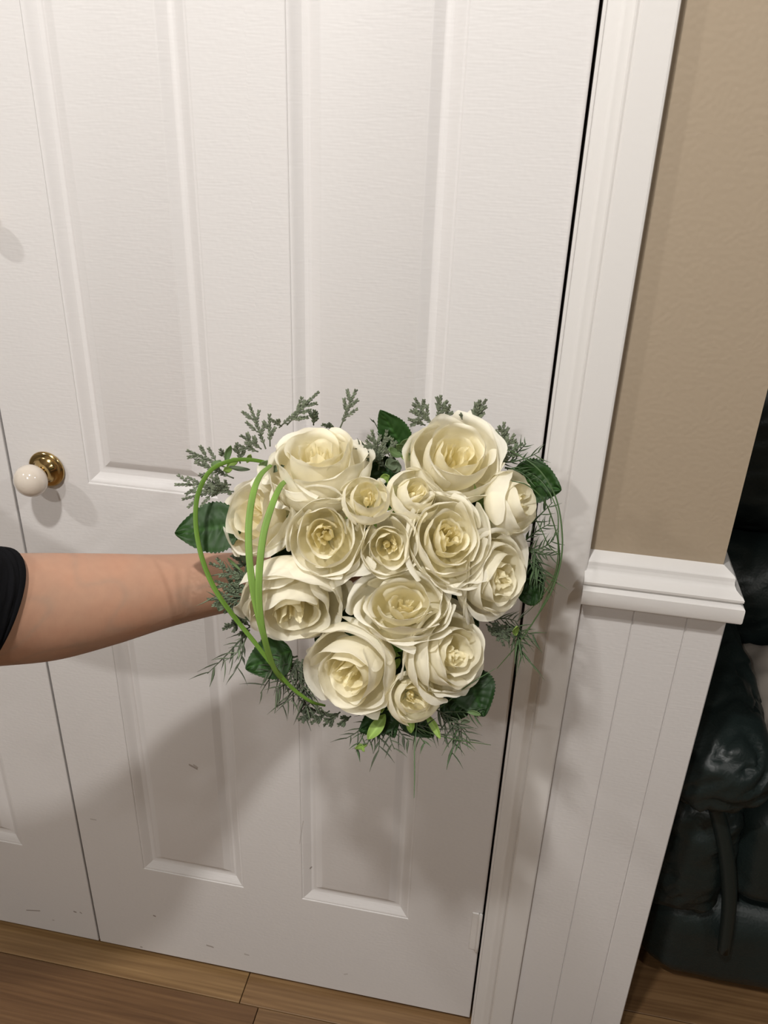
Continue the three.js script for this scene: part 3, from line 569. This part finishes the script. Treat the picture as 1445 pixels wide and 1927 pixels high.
for (const [b, t, w, roll, tone] of [
  [[757, 850], [772, 824], 22, 0.3, PALE], [[760, 848], [746, 836], 14, -0.4, PALE], [[755, 858], [730, 845], 18, 0.5, PALE], [[757, 860], [776, 858], 18, 0.3, LIME], [[748, 872], [724, 876], 24, 0.2, SAGE], [[742, 888], [748, 866], 22, -0.2, SAGE], [[715, 905], [733, 895], 16, 0, LIME],
  [[415, 868], [398, 880], 16, 0.3, PALE], [[425, 870], [434, 838], 12, 0.5, PALE], [[428, 878], [448, 862], 14, 0.3, LIME], [[436, 882], [420, 886], 12, 0, LIME], [[490, 888], [503, 866], 18, 0.4, PALE], [[497, 890], [535, 876], 12, 0.2, SAGE], [[465, 870], [472, 855], 9, 0.2, LIME], [[470, 884], [430, 878], 9, 0.3, SAGE],
  [[733, 935], [744, 928], 12, 0.2, LIME], [[725, 1345], [692, 1392], 24, 0.3, LIME], [[770, 1345], [774, 1380], 16, 0.2, LIME], [[800, 1342], [829, 1390], 15, 0.3, LIME], [[716, 1320], [718, 1342], 14, 0.2, LIME], [[745, 1215], [765, 1218], 18, 0.4, LIME], [[735, 1265], [752, 1238], 16, 0.3, LIME], [[970, 1195], [972, 1178], 14, 0.4, LIME], [[478, 1104], [466, 1058], 20, 0.2, SAGE], [[465, 1060], [452, 1040], 10, 0.3, SAGE], [[472, 1170], [462, 1140], 16, 0.3, SAGE], [[412, 1148], [424, 1128], 18, 0.3, SAGE], [[455, 1075], [428, 1050], 5, 0.2, PALE],
  [[690, 1402], [668, 1408], 9, 0.3, LIME], [[676, 1400], [686, 1414], 9, 0.3, LIME], [[664, 888], [684, 872], 10, 0.2, SAGE], [[880, 1340], [905, 1345], 10, 0.2, PALE], [[868, 1360], [884, 1356], 10, 0.2, SAGE]]) ovalLeaf(b, t, w, 0.012, 0.022, roll, tone);

// sprigs: 'scale' like juniper with plump tips, 'needle' like asparagus fern
const GREY = [0.12, 0.14, 0.09], DGREY = [0.055, 0.07, 0.04], OLIVE = [0.05, 0.085, 0.035];
function scaleSprig(b, t, z0, z1, tone = GREY, branches = 4, size = 1) {
  const B = L(...b, z0), T = L(...t, z1), parts = [], len = B.distanceTo(T), ax = T.clone().sub(B).normalize(), side = V(0, 0, 1).cross(ax).normalize(), up = V().crossVectors(ax, side);
  const bow = rr(-0.08, 0.08) * len;
  const at = (s) => B.clone().lerp(T, s).addScaledVector(side, bow * Math.sin(s * Math.PI));
  const tw = (p0, p1, r0, dens) => {
    parts.push(paint(tube([p0, p0.clone().lerp(p1, 0.5), p1], (s) => r0 * (1 - 0.5 * s), 4, 5), tone.map((c) => c * 0.8)));
    const l = p0.distanceTo(p1), d = p1.clone().sub(p0).normalize(), sd = V(0, 0, 1).cross(d).normalize(), n = Math.max(4, Math.round(l / (0.0034 * size)) * dens);
    for (let i = 0; i <= n; i++) {
      const s = i / n; if (s < 0.12) continue;
      for (const k of [-1, 1]) {
        const g = new THREE.SphereGeometry(0.0015 * size, 5, 4); g.scale(0.75, 0.6, 1.55);
        const dir = d.clone().addScaledVector(sd, k * rr(0.5, 0.9) * (1 - 0.5 * s)).addScaledVector(V(0, 0, 1), rr(-0.4, 0.5)).normalize();
        g.applyQuaternion(new THREE.Quaternion().setFromUnitVectors(V(0, 0, 1), dir));
        const q = p0.clone().lerp(p1, s).addScaledVector(dir, 0.0018 * size); g.translate(q.x, q.y, q.z); g.deleteAttribute('uv');
        const w = rr(0.75, 1.35); parts.push(paint(g, tone.map((c) => c * w)));
      }
    }
  };
  tw(B, at(1), 0.0008 * size, 1);
  for (let i = 0; i < branches; i++) {
    const s = 0.28 + 0.55 * i / Math.max(1, branches), k = i % 2 ? 1 : -1, p = at(s);
    const d = ax.clone().addScaledVector(side, k * rr(0.5, 0.75)).addScaledVector(up, rr(-0.2, 0.2)).normalize();
    tw(p, p.clone().addScaledVector(d, len * rr(0.28, 0.4) * (1.1 - 0.5 * s)), 0.0006 * size, 1);
  }
  mesh('sprig', merge(parts), sprigMat, bq);
}
function needleSprig(b, t, z0, z1, count, nl, spread, tone = DGREY, th = 0.00072) {
  const B = L(...b, z0), T = L(...t, z1), ax = T.clone().sub(B).normalize(), side = V(0, 0, 1).cross(ax).normalize(), len = B.distanceTo(T), parts = [];
  const bow = rr(-0.15, 0.15) * len, at = (s) => B.clone().lerp(T, s).addScaledVector(side, bow * Math.sin(s * Math.PI));
  parts.push(paint(tube([at(0), at(0.33), at(0.66), at(1)], (s) => th * 1.3 * (1 - 0.6 * s), 10, 5), tone));
  for (let i = 0; i < count; i++) {
    const s = (i + 0.6) / count, k = i % 2 ? 1 : -1, p = at(s), d = ax.clone().addScaledVector(side, k * spread * rr(0.6, 1.4)).add(V(0, 0, rr(-0.5, 0.5))).normalize(), l = pxm(nl, z0) * rr(0.6, 1.25);
    const e = p.clone().addScaledVector(d, l).addScaledVector(ax, l * 0.15), m = p.clone().addScaledVector(d, l * 0.55), w = rr(0.7, 1.4);
    parts.push(paint(tube([p, m, e], (q) => th * 1.5 * (0.5 + Math.sin(Math.min(1, q * 1.15) * Math.PI) * 0.9) * (1 - 0.8 * q * q) + 0.0001, 5, 4, 0.45), tone.map((c) => c * w)));
  }
  mesh('sprig', merge(parts), sprigMat, bq);
}
for (const [b, t, br = 4, tone = GREY, z = 0.0, zt = 0.012, size = 1] of [
  [[500, 845], [471, 766], 4], [[492, 845], [457, 822], 3], [[508, 840], [507, 785], 2], [[486, 850], [448, 838], 2],
  [[525, 805], [596, 741], 3, GREY, -0.01, 0.0], [[540, 800], [580, 756], 4, GREY, -0.01, 0.0], [[530, 802], [513, 792], 1], [[590, 800], [591, 776], 3, DGREY], [[640, 805], [668, 738], 4], [[632, 806], [610, 800], 1, DGREY],
  [[425, 880], [357, 850], 4], [[440, 900], [372, 872], 3], [[435, 912], [335, 912], 5], [[430, 918], [349, 938], 4], [[440, 925], [390, 925], 3], [[452, 872], [446, 838], 2], [[430, 865], [416, 848], 2], [[440, 935], [400, 900], 3],
  [[715, 875], [701, 815], 4], [[722, 870], [692, 832], 4], [[726, 880], [690, 850], 3, DGREY], [[712, 885], [727, 815], 3], [[735, 880], [738, 830], 3],
  [[812, 800], [783, 754], 4], [[815, 796], [776, 775], 3], [[822, 792], [829, 749], 4], [[800, 800], [772, 790], 2], [[835, 790], [845, 765], 2], [[885, 800], [912, 756], 4], [[892, 805], [899, 765], 3], [[880, 800], [868, 782], 1],
  [[940, 850], [948, 800], 4], [[938, 858], [965, 822], 3], [[945, 862], [980, 838], 2, SAGE], [[936, 880], [950, 860], 3],
  [[640, 1340], [613, 1362], 3, DGREY], [[605, 1332], [566, 1352], 4, DGREY], [[660, 1348], [640, 1362], 2, DGREY], [[620, 1338], [590, 1358], 3, DGREY],
  [[465, 1165], [424, 1182], 3, DGREY], [[470, 1178], [445, 1160], 3, DGREY], [[472, 1150], [440, 1150], 3, SAGE], [[470, 1180], [452, 1192], 2, DGREY],
  [[930, 1165], [946, 1210], 4, DGREY], [[920, 1170], [962, 1195], 4, DGREY], [[915, 1175], [932, 1192], 3, DGREY],
  [[475, 1090], [400, 1062], 3, SAGE], [[472, 1115], [410, 1095], 4, SAGE], [[475, 1125], [396, 1128], 4, SAGE], [[470, 1140], [405, 1140], 3, SAGE], [[478, 1110], [430, 1112], 4, SAGE], [[478, 1100], [445, 1080], 4, SAGE], [[480, 1075], [440, 1048], 3, DGREY]]) scaleSprig(b, t, z, zt, tone, br, size);
for (const a of [
  [[940, 870], [1015, 850], 0, 0.01, 10, 26, 0.9, OLIVE], [[950, 880], [1000, 905], 0, 0.01, 10, 26, 0.9, OLIVE], [[960, 870], [990, 835], 0, 0.01, 8, 20, 0.9, OLIVE],
  [[985, 1020], [1035, 985], 0, 0.01, 12, 22, 0.9, OLIVE], [[990, 1035], [1042, 1015], 0, 0.01, 14, 24, 1, OLIVE], [[1000, 1040], [1030, 1090], 0, 0.01, 12, 34, 0.7, OLIVE], [[1005, 1035], [1022, 1112], 0, 0.01, 9, 40, 0.5, OLIVE], [[990, 1045], [1005, 1090], 0, 0.01, 10, 30, 0.8, OLIVE], [[1000, 985], [1040, 945], 0, 0.01, 6, 26, 0.9, OLIVE], [[995, 1030], [1040, 1045], 0, 0.01, 12, 20, 1, OLIVE],
  [[930, 1165], [975, 1170], 0, 0.01, 10, 26, 1, DGREY], [[950, 1170], [985, 1215], 0, 0.01, 9, 34, 0.9, OLIVE], [[975, 1180], [990, 1240], 0, 0.01, 8, 40, 0.6, OLIVE], [[960, 1175], [1005, 1195], 0, 0.01, 7, 30, 0.8, OLIVE],
  [[560, 1240], [520, 1300], 0, 0.012, 12, 34, 0.9, DGREY], [[560, 1245], [548, 1320], 0, 0.012, 12, 40, 0.8, DGREY], [[565, 1245], [490, 1305], 0, 0.012, 8, 36, 0.8, DGREY], [[570, 1250], [565, 1340], 0, 0.012, 10, 40, 0.6, DGREY], [[575, 1255], [580, 1330], 0, 0.012, 10, 36, 0.7, DGREY], [[550, 1250], [535, 1290], 0, 0.012, 10, 30, 1, DGREY],
  [[470, 1185], [390, 1268], 0, 0.014, 9, 34, 0.7, DGREY], [[465, 1195], [420, 1245], 0, 0.014, 8, 30, 0.8, SAGE], [[455, 1195], [438, 1270], 0, 0.014, 7, 28, 0.7, DGREY],
  [[690, 1350], [668, 1410], 0, 0.015, 6, 22, 0.9, OLIVE], [[705, 1360], [712, 1415], 0, 0.015, 7, 34, 0.8, DGREY], [[730, 1365], [742, 1410], 0, 0.015, 6, 30, 0.9, DGREY], [[760, 1365], [810, 1370], 0, 0.015, 7, 28, 0.8, DGREY], [[830, 1340], [865, 1375], 0, 0.015, 9, 36, 0.8, DGREY], [[845, 1345], [850, 1420], 0, 0.015, 8, 34, 0.7, OLIVE], [[855, 1340], [900, 1350], 0, 0.015, 8, 26, 0.9, OLIVE], [[800, 1350], [840, 1385], 0, 0.015, 7, 34, 0.8, DGREY], [[860, 1355], [870, 1400], 0, 0.015, 8, 28, 0.8, OLIVE],
  [[472, 1130], [395, 1126], 0.004, 0.02, 10, 26, 0.7, SAGE], [[470, 1100], [410, 1080], 0.004, 0.02, 8, 24, 0.8, SAGE], [[475, 1120], [425, 1145], 0.004, 0.02, 9, 24, 0.8, SAGE],
  [[700, 1340], [650, 1390], 0, 0.014, 9, 28, 0.9, DGREY], [[720, 1350], [690, 1400], 0, 0.014, 9, 26, 0.9, OLIVE], [[740, 1350], [770, 1395], 0, 0.014, 9, 30, 0.9, DGREY], [[780, 1345], [800, 1400], 0, 0.012, 9, 28, 0.9, OLIVE], [[820, 1335], [885, 1395], 0, 0.014, 10, 30, 0.9, DGREY], [[560, 1235], [500, 1270], 0, 0.012, 10, 30, 0.9, DGREY], [[570, 1240], [530, 1330], 0, 0.012, 12, 40, 0.8, DGREY], [[590, 1270], [590, 1325], 0, 0.012, 12, 30, 0.9, DGREY], [[560, 1240], [575, 1300], 0, 0.012, 12, 26, 1.0, DGREY], [[720, 850], [702, 790], 0, 0.01, 4, 20, 0.5, DGREY], [[700, 850], [675, 835], 0, 0.01, 5, 18, 0.8, DGREY], [[735, 850], [728, 790], 0, 0.01, 4, 18, 0.6, DGREY]]) needleSprig(...a);

// long grass blades
function blade(pts, wpx, tone, name = 'grass_blade', flat = 0.28) {
  const P = pts.map(([x, y, z]) => L(x, y, z)), g = tube(P, (t) => pxm(wpx, 0.05) / 2 * (0.25 + 0.75 * Math.pow(Math.sin(Math.PI * clamp(t * 0.92 + 0.06, 0, 1)), 0.5)), 90, 10, flat, V(0, 0, 1));
  const n = g.attributes.position.count; paint(g, (i) => { const k = 1 + 0.25 * noise.noise(Math.floor(i / 10) * 0.12, (i % 10) * 0.6, 2); return tone.map((c) => c * k); });
  return mesh(name, g, leafMat, bq);
}
const GR = [0.10, 0.19, 0.025], GL = [0.165, 0.28, 0.055];
const lb = 'bright green grass blade';
blade([[530, 885, 0.0], [490, 868, 0.02], [440, 866, 0.03], [398, 884, 0.035], [374, 925, 0.04], [368, 980, 0.045], [380, 1050, 0.05], [405, 1110, 0.05], [440, 1160, 0.048], [480, 1210, 0.045], [515, 1255, 0.04], [550, 1295, 0.03], [585, 1320, 0.02], [612, 1328, 0.0]], 10, GR).userData.label = lb + ' looping over the forearm';
blade([[510, 875, 0.03], [489, 896, 0.06], [476, 930, 0.078], [468, 990, 0.085], [470, 1060, 0.088], [480, 1130, 0.085], [496, 1195, 0.075], [516, 1258, 0.05], [535, 1285, 0.03]], 13, GL, 'grass_blade', 0.2).userData.label = lb;
blade([[545, 900, 0.03], [528, 915, 0.06], [512, 950, 0.078], [497, 1000, 0.085], [489, 1060, 0.088], [487, 1125, 0.086], [494, 1185, 0.076], [512, 1250, 0.05], [530, 1280, 0.03]], 13, GL, 'grass_blade', 0.2).userData.label = lb;
const DG = [0.05, 0.09, 0.03];
blade([[935, 838, 0.0], [975, 856, 0.012], [1015, 885, 0.018], [1045, 935, 0.02], [1057, 995, 0.022], [1056, 1050, 0.022], [1038, 1112, 0.02], [1010, 1160, 0.016], [980, 1205, 0.01], [935, 1258, 0.0]], 3.2, DG);
blade([[962, 905, 0.05], [990, 912, 0.05], [1022, 940, 0.045], [1040, 980, 0.035], [1050, 1025, 0.03], [1044, 1080, 0.025], [1018, 1125, 0.02], [975, 1168, 0.0]], 2.6, DG);
blade([[975, 880, 0.0], [1018, 905, 0.012], [1048, 960, 0.02], [1050, 1010, 0.022], [1052, 1060, 0.02], [1030, 1120, 0.016], [1000, 1175, 0.01], [960, 1215, 0.0]], 2.6, DG);
blade([[1000, 960, 0.0], [1020, 1000, 0.02], [1035, 1030, 0.02], [1053, 1045, 0.02]], 2.2, DG);
blade([[788, 1330, 0.0], [784, 1365, 0.012], [780, 1410, 0.018], [780, 1460, 0.02], [779, 1502, 0.02]], 2.2, [0.09, 0.15, 0.07]);
blade([[740, 1345, 0.0], [790, 1372, 0.014], [850, 1390, 0.018], [924, 1402, 0.02]], 2.2, DG);
blade([[800, 1345, 0.0], [830, 1330, 0.012], [880, 1290, 0.03], [932, 1258, 0.02]], 2.2, [0.07, 0.13, 0.05]);
// ribbon-bound handle in the fist
{
  const top = V(0, 0, -0.045), end = handC.clone().add(handC.clone().sub(top).normalize().multiplyScalar(0.05));
  mesh('handle', paint(tube([top, top.clone().lerp(handC, 0.5), handC, end], (t) => lerp(0.012, 0.0145, Math.min(1, t * 2)), 24, 20), [0.7, 0.66, 0.58]), petalMat, bq);
}
delete globalThis.__hand;
scene.traverse((o) => { delete o.userData._n; });
renderer.render(scene, camera);
